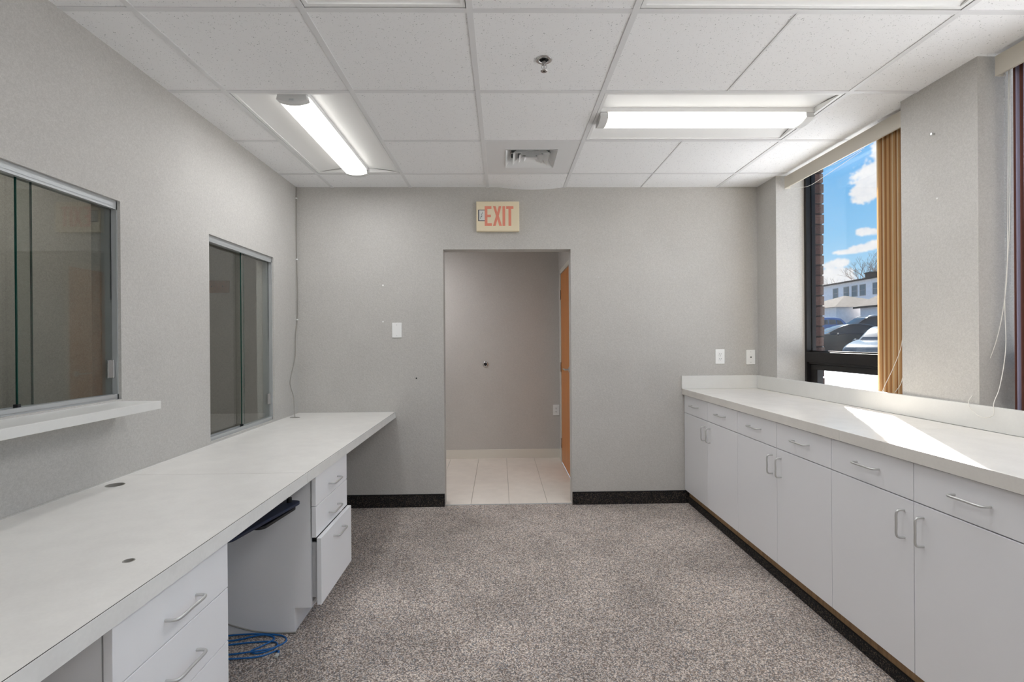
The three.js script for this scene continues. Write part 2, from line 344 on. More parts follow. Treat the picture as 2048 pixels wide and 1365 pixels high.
// ---------------------------------------------------------------- ceiling fittings
function troffer(u0, u1, v0, v1, along, label, cellsLong = 2) {      // along: 'v' runs away from the camera, 'u' runs across
  const t = thing('ceiling_light', label, 'ceiling light', 'troffer lights in the suspended ceiling');
  const len = cellsLong * S - 0.03, wid = S - 0.03, lw = 0.145, rise = 0.024, ring = 0.016;
  const sec = (z0, z1) => {                           // curved reflector from one long edge to the lens housing
    const pts = [];
    for (let i = 0; i <= 12; i++) { const q = i / 12; pts.push([z0 + (z1 - z0) * q, 0.006 + rise * Math.sin(q * Math.PI / 2)]); }
    const back = pts.map(([x, y]) => [x, y + 0.004]).reverse();
    const g = extrude([...pts, ...back], [], len - 2 * ring); g.translate(0, 0, -(len / 2 - ring)); return toCreasedNormals(metreUV(g), 0.6);
  };
  mesh('frame', [bx(-wid / 2, -wid / 2 + ring, 0.001, 0.008, -len / 2, len / 2), bx(wid / 2 - ring, wid / 2, 0.001, 0.008, -len / 2, len / 2), bx(-wid / 2 + ring, wid / 2 - ring, 0.001, 0.008, -len / 2, -len / 2 + ring), bx(-wid / 2 + ring, wid / 2 - ring, 0.001, 0.008, len / 2 - ring, len / 2)], M.fixture, t);
  for (const s of [-1, 1]) {
    mesh('reflector', sec(s * (wid / 2 - ring), s * lw / 2), M.fixture, t);
    const e = [[-(wid / 2 - ring), 0.004], [wid / 2 - ring, 0.004], [lw / 2, 0.034], [-lw / 2, 0.034]], g = extrude(e, [], 0.003);
    g.translate(0, 0, s * (len / 2 - ring) - 0.0015);
    mesh('end_plate', metreUV(g), M.fixture, t);
  }
  const lens = (x0, x1, sag) => { const p = []; for (let i = 0; i <= 16; i++) { const q = -1 + i / 8; p.push([q * lw / 2, -0.02 - sag * (1 - q * q)]); } return [...p, [lw / 2 - 0.006, 0.006], [-lw / 2 + 0.006, 0.006]]; };
  const ll = len - 0.12;
  const g = extrude(lens(0, 0, 0.012), [], ll); g.translate(0, 0, -ll / 2);
  mesh('lens', toCreasedNormals(metreUV(g), 0.5), M.lens, t);
  for (const s of [-1, 1]) { const c = extrude(lens(0, 0, 0.014).map(([x, y]) => [x * 1.03, y - 0.001]), [], 0.042); c.translate(0, 0, s * (ll / 2 + 0.021) - 0.021); const cap = mesh('end_cap', toCreasedNormals(metreUV(c), 0.5), M.endCap, t); mesh('clip', bx(-0.012, 0.012, -0.028, -0.018, s * (ll / 2 + 0.042) - 0.002, s * (ll / 2 + 0.042) + 0.002, 0.001), M.aluminium, cap); }
  mesh('housing', [bx(-lw / 2, lw / 2, 0.007, 0.034, -len / 2 + 0.017, len / 2 - 0.017), bx(-wid / 2, wid / 2, 0.04, 0.09, -len / 2, len / 2)], M.fixture, t);
  const light = new THREE.RectAreaLight(0xf7faff, LAMP_LEVEL, ll, lw);
  light.rotation.set(-Math.PI / 2, 0, Math.PI / 2); light.position.set(0, -0.036, 0); light.castShadow = true;
  t.add(light);
  t.position.copy(onGrid((u0 + u1) / 2, 0, (v0 + v1) / 2)); t.rotation.y = GA + (along === 'u' ? Math.PI / 2 : 0);
  return t;
}
troffer(0, 1, 1, 3, 'v', 'white recessed troffer with lit curved lens running lengthwise beside the hatch wall');
troffer(3, 5, 1, 2, 'u', 'white recessed troffer with lit curved lens running crosswise near the tall window');
troffer(1, 2, -1, 0, 'u', 'small square white troffer between fissured tiles above the desk end', 1);
troffer(3, 5, -1, 0, 'u', 'white recessed troffer cut by the frame edge, crosswise like the one behind it');

for (const a of [[1, 2, -6, -4, 'v'], [3, 5, -4, -3, 'u'], [3, 5, -7, -6, 'u']]) troffer(...a, 'white recessed troffer added as fill light in the unseen rear part of the room');  // unseen troffers added behind the camera to fill the room with frontal light

{ // air diffuser
  const t = thing('air_diffuser', 'white square stepped ceiling air diffuser in a plain metal panel', 'air vent');
  const ringShape = (a, b, y0, y1) => {               // sloping square ring from half-size a at y0 to b at y1
    const g = new THREE.CylinderGeometry(b * Math.SQRT2, a * Math.SQRT2, y1 - y0, 4, 1, true); g.rotateY(Math.PI / 4); g.translate(0, (y0 + y1) / 2, 0);
    const h = g.clone(); h.translate(0, 0.0025, 0); return toCreasedNormals(join([g.toNonIndexed(), h.toNonIndexed()]), 0.3);
  };
  const o = S / 2 - 0.012, c = 0.165, p = extrude(rect(-o, o, -o, o), [rect(-c, c, -c, c)], 0.006); p.rotateX(Math.PI / 2); p.translate(0, 0.007, 0);
  mesh('panel', metreUV(p), M.tee, t);
  mesh('frame', ringShape(0.166, 0.128, -0.004, 0.05), M.fixture, t);
  mesh('cone', ringShape(0.117, 0.083, -0.006, 0.034), M.fixture, t);
  mesh('cone', ringShape(0.078, 0.047, -0.006, 0.032), M.fixture, t);
  mesh('cone', [ringShape(0.042, 0.02, -0.006, 0.024), bx(-0.021, 0.021, 0.02, 0.026, -0.021, 0.021)], M.fixture, t);
  for (const [x, z] of [[-0.1, 0], [0.1, 0], [0, -0.1], [0, 0.1]]) mesh('strut', bx(x - (z ? 0.008 : 0.05), x + (z ? 0.008 : 0.05), 0.036, 0.04, z - (x ? 0.008 : 0.05), z + (x ? 0.008 : 0.05)), M.aluminium, t);
  mesh('duct', [bx(-0.17, 0.17, 0.2, 0.21, -0.17, 0.17), ...[-1, 1].flatMap((s) => [bx(s * 0.17 - 0.003, s * 0.17 + 0.003, 0.01, 0.2, -0.17, 0.17), bx(-0.17, 0.17, 0.01, 0.2, s * 0.17 - 0.003, s * 0.17 + 0.003)])], M.aluminium, t);
  t.position.copy(onGrid(2.5, 0, 2.5)); t.rotation.y = GA;
}
{ // sprinkler
  const t = thing('fire_sprinkler', 'chrome pendent fire sprinkler head with round escutcheon in a ceiling tile', 'sprinkler');
  const lathe = (pts, n = 32) => new THREE.LatheGeometry(pts.map((p) => new THREE.Vector2(...p)), n);
  mesh('escutcheon', lathe([[0.020, 0.0012], [0.022, -0.003], [0.030, -0.004], [0.036, -0.0005], [0.036, 0.001], [0.020, 0.0012]]), M.chrome, t);
  mesh('cup', lathe([[0.0205, 0.0005], [0.019, 0.0011], [0.001, 0.0012]]), M.seal, t);
  mesh('body', [cyl(0.008, 0.010, 0.022, 16, 0, -0.010, 0), cyl(0.0028, 0.0028, 0.03, 8, 0, -0.030, 0)], M.chrome, t);
  for (const s of [-1, 1]) mesh('yoke_arm', tube([[s * 0.008, -0.018, 0], [s * 0.011, -0.028, 0], [s * 0.007, -0.04, 0], [0, -0.047, 0]], 0.0018, 16, 6), M.chrome, t);
  mesh('deflector', [cyl(0.015, 0.013, 0.002, 20, 0, -0.049, 0), cyl(0.004, 0.004, 0.006, 10, 0, -0.047, 0)], M.chrome, t);
  t.position.set(0.201, CEIL, -2.195);
}
// ---------------------------------------------------------------- corridor behind the doorway
{
  structMesh('floor_corridor', [bx(L, 0.66, -0.1, -0.004, FAR, -4.06)], M.grout, 'tiled corridor floor');
  const fl = scene.getObjectByName('floor_corridor');
  const g0 = bx(0, 0.3035, -0.004, 0.0015, 0, 0.609, 0.001);
  for (let i = -3; i < 3; i++) for (let k = 0; k < 3; k++) {
    const x0 = 0.07 + i * 0.307, z0 = -4.062 - (k + 1) * 0.61, w = Math.min(0.3045, 0.66 - x0), d = k === 2 ? -FAR + z0 + 0.61 : 0.609;
    if (w > 0.05) mesh('floor_tile', bx(x0, x0 + w, -0.004, 0.0012 + rnd() * 0.0006, k === 2 ? FAR : z0, k === 2 ? FAR + d : z0 + d, 0.0008), M.floorTile, fl);
  }
  mesh('threshold', bx(-0.44, 0.57, -0.002, 0.004, -4.062, -4.05, 0.001), M.aluminium, fl);
  structMesh('wall_corridor_back', [bx(-4.3, 0.9, 0, TOP, FAR - T, FAR)], M.corridorWall, 'greige corridor wall beyond the doorway');
  const dz0 = -5.41, dz1 = -4.70, dh = 2.01, XR = 0.665;
  const g = extrude(rect(FAR, B - T, 0, TOP), [], 0.02);
  g.dispose();
  structMesh('wall_corridor_right', [bx(XR, XR + 0.2, 0, TOP, FAR, dz0 - 0.03), bx(XR, XR + 0.2, 0, TOP, dz1 + 0.03, B - T), bx(XR, XR + 0.2, dh + 0.03, TOP, dz0 - 0.03, dz1 + 0.03), bx(XR + 0.1, XR + 0.2, 0, dh + 0.03, dz0 - 0.03, dz1 + 0.03)], M.corridorWall, 'corridor side wall holding the oak door');
  structMesh('ceiling_corridor', [bx(L, XR, 2.44, 2.5, FAR, B - T)], M.corridorWall, 'corridor ceiling');
  const d = structure('door_1', 'honey oak flush door in the corridor side wall');
  mesh('door_frame', [bx(XR - 0.014, XR + 0.1, 0, dh + 0.05, dz0 - 0.05, dz0 - 0.004, 0.003), bx(XR - 0.014, XR + 0.1, 0, dh + 0.05, dz1 + 0.004, dz1 + 0.05, 0.003), bx(XR - 0.014, XR + 0.1, dh + 0.004, dh + 0.05, dz0 - 0.05, dz1 + 0.05, 0.003)], M.doorFrame, d);
  mesh('door_leaf', bx(XR - 0.006, XR + 0.038, 0.008, dh, dz0, dz1, 0.002), M.oak, d);
  for (const y of [0.21, 1.02, 1.79]) mesh('hinge', [cyl(0.007, 0.007, 0.1, 10, XR - 0.016, y, dz0 - 0.004), bx(XR - 0.0155, XR - 0.012, y - 0.05, y + 0.05, dz0 - 0.032, dz0)], M.nickel, d);
  const lv = mesh('lever_handle', [cyl(0.026, 0.026, 0.01, 20, XR - 0.011, 1.03, dz1 - 0.07, 'x'), cyl(0.009, 0.009, 0.045, 12, XR - 0.032, 1.03, dz1 - 0.07, 'x'), cyl(0.008, 0.007, 0.125, 12, XR - 0.052, 1.03, dz1 - 0.13, 'z')], M.nickel, d);
  structMesh('baseboard_corridor', [bx(L, XR, 0, 0.1, FAR, FAR + 0.008, 0.003), bx(XR - 0.008, XR, 0, 0.1, FAR + 0.008, dz0 - 0.05, 0.003)], M.creamBase, 'cream vinyl base in the corridor');
  const cl = thing('corridor_light', 'flush white round corridor ceiling light out of sight past the doorway', 'ceiling light');
  mesh('rim', cyl(0.16, 0.17, 0.03, 32, 0, -0.015, 0), M.fixture, cl);
  mesh('lens', cyl(0.15, 0.14, 0.02, 32, 0, -0.04, 0), M.lens, cl);
  const pl = new THREE.RectAreaLight(0xfbfaff, 52, 0.26, 0.26); pl.rotation.x = -Math.PI / 2; pl.position.y = -0.054; pl.castShadow = true; cl.add(pl);
  cl.position.set(-1.05, 2.44, -4.85);
}
{ // wall bumper and outlet in the corridor
  const t = thing('door_bumper', 'small round chrome and rubber door bumper on the corridor wall', 'door stop');
  mesh('ring', new THREE.LatheGeometry([[0.016, 0], [0.031, 0.001], [0.031, 0.006], [0.022, 0.012], [0.018, 0.010]].map((p) => new THREE.Vector2(...p)), 32).rotateX(Math.PI / 2), M.chrome, t);
  mesh('rubber_pad', new THREE.SphereGeometry(0.018, 20, 12, 0, Math.PI * 2, 0, Math.PI / 2).rotateX(Math.PI / 2).scale(1, 1, 0.7), M.dark, t);
  t.position.set(-0.157, 1.046, FAR);
}
function wallPlate(name, label, category, kind, x, y, z, w = 0.075, h = 0.118) {
  const t = thing(name, label, category);
  mesh('cover_plate', bx(-w / 2, w / 2, -h / 2, h / 2, 0, 0.007, 0.003), M.plate, t);
  const screw = (yy) => mesh('screw', cyl(0.003, 0.003, 0.002, 10, 0, yy, 0.0075, 'z'), M.nickel, t);
  if (kind === 'duplex') {
    for (const s of [-1, 1]) {
      const f = mesh('socket', bx(-0.017, 0.017, s * 0.0195 - 0.0145, s * 0.0195 + 0.0145, 0.006, 0.0095, 0.003), M.plate, t);
      for (const q of [-1, 1]) mesh('slot', bx(q * 0.0065 - 0.0012, q * 0.0065 + 0.0012, s * 0.0195 - 0.002, s * 0.0195 + 0.007, 0.009, 0.0098), M.slot, f);
      mesh('slot', cyl(0.0025, 0.0025, 0.001, 10, 0, s * 0.0195 - 0.008, 0.0095, 'z'), M.slot, f);
    }
    screw(0);
  } else if (kind === 'jack') {
    mesh('jack', [bx(-0.008, 0.008, -0.009, 0.009, 0.006, 0.0095, 0.001)], M.plate, t);
    mesh('slot', bx(-0.005, 0.005, -0.005, 0.004, 0.009, 0.0098), M.slot, t);
    screw(0.042); screw(-0.042);
  } else { screw(0.042); screw(-0.042); }
  t.position.set(x, y, z); return t;
}
wallPlate('blank_plate', 'white blank wall plate on the back wall left of the doorway', 'wall plate', 'blank', -0.806, 1.395, B);
wallPlate('wall_outlet', 'white duplex outlet above the counter backsplash, farther from the window', 'outlet', 'duplex', 1.761, 1.167, B);
wallPlate('phone_jack', 'white phone jack plate in the corner above the counter backsplash', 'phone jack', 'jack', 2.009, 1.161, B, 0.072);
wallPlate('corridor_outlet', 'white outlet low on the corridor wall beside the oak door', 'outlet', 'duplex', 0.625, 0.53, FAR, 0.07, 0.118);

// ---------------------------------------------------------------- EXIT sign
{
  const t = thing('exit_sign', 'cream box EXIT sign with coral red letters above the doorway', 'exit sign');
  mesh('housing', bx(-0.168, 0.168, -0.1165, 0.1165, 0, 0.045, 0.004), M.exitBox, t);
  const x0 = -0.102, h = 0.153, y0 = -0.075, zf = 0.0452;
  const E = [[0, 0], [0.056, 0], [0.056, 0.02], [0.021, 0.02], [0.021, 0.068], [0.048, 0.068], [0.048, 0.087], [0.021, 0.087], [0.021, 0.133], [0.053, 0.133], [0.053, h], [0, h]];
  const X = [[0, 0], [0.021, 0], [0.035, 0.05], [0.049, 0], [0.070, 0], [0.046, 0.078], [0.066, h], [0.046, h], [0.034, 0.106], [0.022, h], [0.002, h], [0.024, 0.078]];
  const I = rect(0, 0.021, 0, h);
  const T = [[0.018, 0], [0.039, 0], [0.039, 0.133], [0.057, 0.133], [0.057, h], [0, h], [0, 0.133], [0.018, 0.133]];
  for (const [s, dx] of [[E, 0], [X, 0.064], [I, 0.139], [T, 0.168]]) { const g = extrude(s, [], 0.0012); g.translate(x0 + dx, y0, zf - 0.0004); mesh('letter', g, M.exitRed, t); }
  const st = mesh('sticker', bx(-0.153, -0.1, -0.038, 0.05, zf - 0.0008, zf + 0.0002), M.ink, t);
  mesh('card', bx(-0.146, -0.1, -0.032, 0.046, zf, zf + 0.0006), M.paper, st);
  mesh('signature', tube([[-0.137, -0.02, 0], [-0.130, 0.0, 0], [-0.126, -0.008, 0], [-0.124, 0.01, 0], [-0.128, 0.018, 0], [-0.121, 0.02, 0], [-0.118, 0.034, 0]].map(([x, y]) => [x, y, zf + 0.0008]), 0.0012, 40, 5), M.ink, st);
  t.position.set(-0.006, 2.2815, B);
}

// ---------------------------------------------------------------- base cabinets, counter, backsplash on the right
function pull(len, out, r = 0.0042) {          // bar along z, stands off towards -x from x = 0
  const h = len / 2, c = 0.012, pts = [[0, 0, -h], [-out + c, 0, -h], [-out + c * 0.3, 0, -h + c * 0.3], [-out, 0, -h + c], [-out, 0, 0], [-out, 0, h - c], [-out + c * 0.3, 0, h - c * 0.3], [-out + c, 0, h], [0, 0, h]];
  return tube(pts, r, 60, 10);
}
const pullH = pull(0.122, 0.03), pullV = pull(0.1, 0.03).rotateX(Math.PI / 2), CF = 1.47;
function baseCabinet(z0, z1, label) {
  const t = thing('base_cabinet', label, 'cabinet', 'white base cabinets under the window counter'), w = z1 - z0, half = w / 2, g = 0.0014;
  mesh('carcass', [bx(0.02, 0.575, 0.109, 0.126, 0, w), bx(0.02, 0.575, 0.126, 0.866, 0.0005, 0.018), bx(0.02, 0.575, 0.126, 0.866, w - 0.018, w - 0.0005), bx(0.556, 0.575, 0.126, 0.866, 0.018, w - 0.018), bx(0.02, 0.10, 0.848, 0.866, 0.018, w - 0.018)], M.carcass, t);
  mesh('toe_kick', bx(0.036, 0.052, 0, 0.1085, 0.001, w - 0.001), M.rawWood, t);
  for (let k = 0; k < 2; k++) {
    const a = k * half + g, b = (k + 1) * half - g;
    const dr = mesh('drawer', bx(0, 0.0195, 0.7265, 0.862, a, b, 0.0012), M.white, t);
    const h = mesh('handle', pullH, M.nickel, dr); h.position.set(0, 0.798, (a + b) / 2);
    const dd = mesh('door', bx(0, 0.0195, 0.1095, 0.7225, a, b, 0.0012), M.white, t);
    const v = mesh('handle', pullV, M.nickel, dd); v.position.set(0, 0.63, half + (k ? 0.042 : -0.042));
  }
  t.position.set(CF, 0, z0); return t;
}
baseCabinet(-4.022, -3.1165, 'white two door base cabinet under the counter, against the doorway wall');
baseCabinet(-3.1165, -2.224, 'white two door base cabinet between two like cabinets under the counter');
baseCabinet(-2.224, -1.326, 'white two door base cabinet under the sunlit stretch of counter past its seam');
function counterTop(name, z0, z1, label) {
  const t = thing(name, label, 'countertop', 'counter under the windows');
  mesh('top', bx(1.4565, 2.049, 0.8675, 0.913, z0, z1, 0.0015), M.counter, t);
  mesh('edge_band', bx(1.4545, 1.4565, 0.8675, 0.9125, z0, z1), M.counter, t);
  return baseAt(t, 1.75, 0.8675, (z0 + z1) / 2);
}
counterTop('counter_top', B, -2.1475, 'off-white laminate counter stretch from the doorway wall to the seam');
counterTop('counter_top', -2.1465, -1.30, 'off-white laminate counter stretch from the seam on, with the sun patch edge');
tag(mesh('backsplash', bx(1.447, 2.052, 0.9135, 1.016, B, B + 0.02, 0.0015), M.splash), 'short white laminate backsplash on the doorway wall', 'backsplash');
tag(mesh('backsplash', bx(2.05, 2.0695, 0.9135, 1.016, B + 0.0205, -1.30, 0.0015), M.splash), 'long white laminate backsplash below the windows', 'backsplash');
structMesh('trim_1', [bx(R - 0.001, R + 0.06, 0.965, 0.994, niches[0][0], niches[0][1]), bx(R - 0.001, R + 0.06, 0.965, 0.994, niches[1][0], -1.30)], M.splash, 'ledge behind the backsplash in the window niches');

// ---------------------------------------------------------------- tall windows
function tallWindow(name, z0, z1, label) {
  const w = structure(name, label), X0 = 2.28, X1 = 2.352, f = 0.026;
  mesh('frame', [bx(X0, X1, SILL, HEAD, z0, z0 + f, 0.003), bx(X0, X1, SILL, HEAD, z1 - f, z1, 0.003), bx(X0, X1, HEAD - f, HEAD, z0 + f, z1 - f, 0.003), bx(X0, X1, SILL, SILL + 0.03, z0 + f, z1 - f, 0.003)], M.bronze, w);
  mesh('glazing_bead', [bx(2.318, 2.332, 1.217, HEAD - f, z0 + f, z0 + f + 0.007), bx(2.318, 2.332, 1.217, HEAD - f, z1 - f - 0.007, z1 - f), bx(2.306, 2.332, 1.205, 1.217, z0 + f, z1 - f)], M.bronze, w);
  mesh('transom_bar', [bx(X0 - 0.004, X1, 1.135, 1.208, z0 + f, z1 - f, 0.004), bx(X0 + 0.012, X1, 1.118, 1.136, z0 + f, z1 - f, 0.003)], M.bronze, w);
  const s = mesh('hopper_sash', [bx(2.30, 2.345, 1.078, 1.118, z0 + f + 0.012, z1 - f - 0.012, 0.003), bx(2.30, 2.345, SILL + 0.03, SILL + 0.075, z0 + f + 0.012, z1 - f - 0.012, 0.003), bx(2.30, 2.345, SILL + 0.07, 1.08, z0 + f + 0.012, z0 + f + 0.09, 0.003), bx(2.30, 2.345, SILL + 0.07, 1.08, z1 - f - 0.09, z1 - f - 0.012, 0.003)], M.bronze, w);
  mesh('pane', bx(2.333, 2.338, 1.208, HEAD - f + 0.004, z0 + f - 0.004, z1 - f + 0.004), M.pane, w);
  mesh('pane', bx(2.325, 2.330, SILL + 0.07, 1.08, z0 + f + 0.085, z1 - f - 0.085), M.pane, s);
}
tallWindow('window_1', ...niches[0], 'tall dark bronze framed window with a view to the car park');
tallWindow('window_4', ...niches[1], 'tall dark bronze framed window behind the second blind');
tallWindow('window_5', ...niches[2], 'tall dark bronze framed window added out of view for daylight');  // added out of view to let more daylight in
tallWindow('window_6', ...niches[3], 'tall dark bronze framed window added out of view for daylight');  // another unseen window, added with the longer room for its daylight

// vertical blinds, drawn aside to a stack
function verticalBlind(z0, z1, slats, label, mats) {
  const t = thing('vertical_blind', label, 'blind', 'vertical blinds in the window niches');
  mesh('valance', [bx(2.118, 2.130, 2.418, 2.505, z0 + 0.028, z1 - 0.004, 0.003), bx(2.13, 2.16, 2.418, 2.505, z0 + 0.028, z0 + 0.036, 0.002)], M.valance, t);
  mesh('head_rail', bx(2.175, 2.225, 2.478, 2.516, z0 + 0.03, z1 - 0.006, 0.003), M.aluminium, t);
  const pts = [], back = [], wd = 0.045;
  for (let i = 0; i <= 8; i++) { const q = -1 + i / 4; pts.push([q * wd, 0.007 * (1 - q * q)]); back.unshift([q * wd, 0.007 * (1 - q * q) + 0.0009]); }
  const sg = extrude([...pts, ...back], [], 1.465); sg.rotateX(Math.PI / 2); sg.translate(0, 2.452, 0);
  const g = toCreasedNormals(metreUV(sg), 0.5), clip = bx(-0.008, 0.008, 2.448, 2.462, -0.002, 0.002);
  slats.forEach((z, i) => { const s = mesh('slat', g, mats[i % mats.length], t); s.position.set(2.2, 0, z); s.rotation.y = range(-0.07, 0.07); mesh('carrier', clip, M.plate, s); });
  return t;
}
const stack1 = Array.from({ length: 27 }, (_, i) => -2.845 + i * 0.0098), stack2 = Array.from({ length: 19 }, (_, i) => -2.078 + i * 0.0142);
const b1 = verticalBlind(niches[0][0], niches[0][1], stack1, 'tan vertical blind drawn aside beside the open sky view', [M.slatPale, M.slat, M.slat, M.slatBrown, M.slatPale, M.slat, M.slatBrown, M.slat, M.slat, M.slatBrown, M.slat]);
const b2 = verticalBlind(niches[1][0], niches[1][1], stack2, 'vertical blind at the pier with sky light put into its slat colours, bead chain beside it', [M.slatUmber, M.slatSkyTint, M.slatUmber, M.slatSkyTint, M.slatUmber, M.slatPale]);
mesh('pull_cord', tube([[2.14, 2.43, -3.70], [2.15, 2.40, -3.62], [2.16, 2.37, -3.50], [2.17, 2.39, -3.3], [2.18, 2.43, -3.0]], 0.0013, 60, 5), M.whiteCord, b1);
mesh('pull_cord', tube([[2.14, 2.43, -3.3], [2.15, 2.418, -3.15], [2.16, 2.43, -2.95]], 0.0013, 40, 5), M.whiteCord, b1);
mesh('pull_cord', tube([[2.13, 2.44, -2.6], [2.115, 1.6, -2.595], [2.1, 1.271, -2.607], [2.1, 1.150, -2.662], [2.085, 1.02, -2.72], [2.075, 1.018, -2.70]], 0.0016, 80, 5), M.whiteCord, b1);
mesh('pull_cord', tube([[2.13, 2.44, -2.59], [2.115, 1.5, -2.585], [2.1, 1.075, -2.609], [2.085, 1.018, -2.635]], 0.0016, 80, 5), M.whiteCord, b1);
mesh('pull_cord', tube([[2.15, 2.44, -2.09], [2.145, 1.75, -2.093], [2.14, 1.507, -2.097], [2.13, 1.275, -2.135], [2.075, 1.06, -2.178], [2.045, 1.025, -2.172], [2.042, 0.985, -2.146], [2.041, 0.968, -2.10], [2.042, 0.985, -2.055], [2.045, 1.03, -2.058], [2.078, 1.087, -2.068], [2.13, 1.25, -2.09], [2.14, 1.47, -2.101], [2.146, 1.75, -2.087], [2.15, 2.44, -2.084]], 0.0016, 160, 5), M.whiteCord, b2);
{
  const beads = [], b = new THREE.SphereGeometry(0.0024, 6, 5);
  for (const [x, z, lo] of [[2.147, -2.105, 1.47], [2.152, -2.088, 1.455]]) for (let y = 2.45; y > lo; y -= 0.0062) beads.push(b.clone().translate(x, y, z));
  mesh('bead_chain', beads, M.nickel, b2).userData.kind = 'stuff';
}

// ---------------------------------------------------------------- sliding glass hatches in the left wall
function hatch(name, o, edge, overlap, label) {
  const w = structure(name, label), x0 = L - 0.075, x1 = L - 0.012;
  mesh('track', [bx(x0, x1, o.y1 - 0.028, o.y1, o.z0, o.z1, 0.001), bx(x0, x1, o.y1 - 0.04, o.y1 - 0.028, o.z0, o.z1)].slice(0, 1).concat([bx(L - 0.028, x1, o.y1 - 0.036, o.y1 - 0.026, o.z0, o.z1)]), M.aluminium, w);
  mesh('track', [bx(x0, x1, o.y0, o.y0 + 0.008, o.z0, o.z1, 0.001), bx(L - 0.024, x1, o.y0 + 0.006, o.y0 + 0.022, o.z0, o.z1), bx(L - 0.048, L - 0.044, o.y0 + 0.006, o.y0 + 0.016, o.z0, o.z1)], M.aluminium, w);
  mesh('jamb_channel', bx(x0, x1, o.y0, o.y1, o.z0, o.z0 + 0.006), M.aluminium, w);
  const sash = (x, a, b, visibleEnd) => {
    const p = mesh('glass_sash', bx(x - 0.003, x + 0.003, o.y0 + 0.009, o.y1 - 0.026, a, b), M.tintPane, w);
    mesh('polished_edge', bx(x - 0.0031, x + 0.0031, o.y0 + 0.009, o.y1 - 0.026, visibleEnd - 0.0014, visibleEnd + 0.0014), M.glassEdge, p);
    mesh('bottom_rail', bx(x - 0.006, x + 0.006, o.y0 + 0.008, o.y0 + 0.022, a, b), M.aluminium, p);
    return p;
  };
  const front = sash(L - 0.036, o.z0 + 0.006, edge, edge), rear = sash(L - 0.055, overlap, o.z1 - 0.004, overlap);
  mesh('finger_pull', [bx(L - 0.033, L - 0.020, o.pull, o.pull + 0.075, o.z0 + 0.008, o.z0 + 0.018, 0.002), bx(L - 0.033, L - 0.030, o.pull, o.pull + 0.075, o.z0 + 0.008, o.z0 + 0.034, 0.001)], M.chrome, front);
  mesh('edge_shoe', bx(L - 0.044, L - 0.028, o.y0 + 0.007, o.y0 + 0.032, edge - 0.006, edge + 0.006, 0.001), M.dark, front);
}
hatch('window_2', { ...W2, pull: 1.165 }, -1.745, -1.822, 'sliding glass hatch above the white ledge');
hatch('window_3', { ...W3, pull: 0.875 }, -3.228, -3.30, 'sliding glass hatch standing on the desk top');
tag(mesh('window_ledge', [bx(-1.6, -1.408, 1.036, 1.069, -2.15, -0.85, 0.0015)], M.splash), 'white laminate ledge below the near sliding hatch', 'ledge');

// waiting room behind the hatches
structMesh('wall_waiting_room', [bx(-4.3, -4.18, 0, TOP, FAR, F + T)], M.dimWall, 'grey wall of the dim room behind the hatches');
structMesh('wall_waiting_room_side', [bx(-2.7, -2.6, 0, TOP, -3.95, F)], M.dimWall, 'grey wall standing close behind the near hatch');
structMesh('wall_waiting_room_back', [bx(-4.18, L - T, 0, TOP, FAR - 0.001, FAR + 0.03)], M.dimWall, 'grey far wall of the dim room behind the hatches');
structMesh('wall_waiting_room_front', [bx(-4.18, L - T, 0, TOP, F, F + T)], M.dimWall, 'grey wall');
structMesh('floor_waiting_room', [bx(-4.18, L - T, -0.1, 0, FAR + 0.03, F)], M.carpet, 'carpet of the dim room behind the hatches');
structMesh('ceiling_waiting_room', [bx(-4.18, L - T, CEIL, CEIL + 0.05, FAR + 0.03, F)], M.corridorWall, 'ceiling of the dim room behind the hatches');
{
  const t = thing('wood_block', 'brown wooden strip with screws on the dim wall seen through the far hatch', 'wood strip');
  mesh('board', bx(-0.125, 0.125, -0.065, 0.065, 0, 0.02, 0.003), M.block, t);
  for (const x of [-0.06, 0.06]) mesh('screw', cyl(0.006, 0.006, 0.004, 10, x, 0.005, 0.021, 'z'), M.slot, t);
  t.position.set(-3.06, 1.915, FAR + 0.03);
}

{
  const t = thing('waiting_room_light', 'flush white round ceiling light of the dim room behind the hatches', 'ceiling light');
  mesh('rim', cyl(0.16, 0.17, 0.03, 32, 0, -0.015, 0), M.fixture, t);
  mesh('lens', cyl(0.15, 0.14, 0.02, 32, 0, -0.04, 0), M.lens, t);
  const pl = new THREE.RectAreaLight(0xfff9f4, 22, 0.26, 0.26); pl.rotation.x = -Math.PI / 2; pl.position.y = -0.054; pl.castShadow = true; t.add(pl);
  t.position.set(-3.0, CEIL, -3.9);
}

{
  const t = thing('passage_fill_light', 'added unseen fill light brightening the wall behind the near hatch', 'ceiling light');  // unseen lamp added to brighten the wall behind the near hatch
  mesh('rim', bx(-0.15, 0.15, -0.03, 0, -0.15, 0.15, 0.004), M.fixture, t);
  mesh('lens', bx(-0.135, 0.135, -0.045, -0.03, -0.135, 0.135, 0.004), M.lens, t);
  const pl = new THREE.RectAreaLight(0xfff9f4, 11, 0.26, 0.26); pl.rotation.x = -Math.PI / 2; pl.position.y = -0.05; pl.castShadow = true; t.add(pl);
  t.position.set(-1.93, CEIL, -2.75);
}

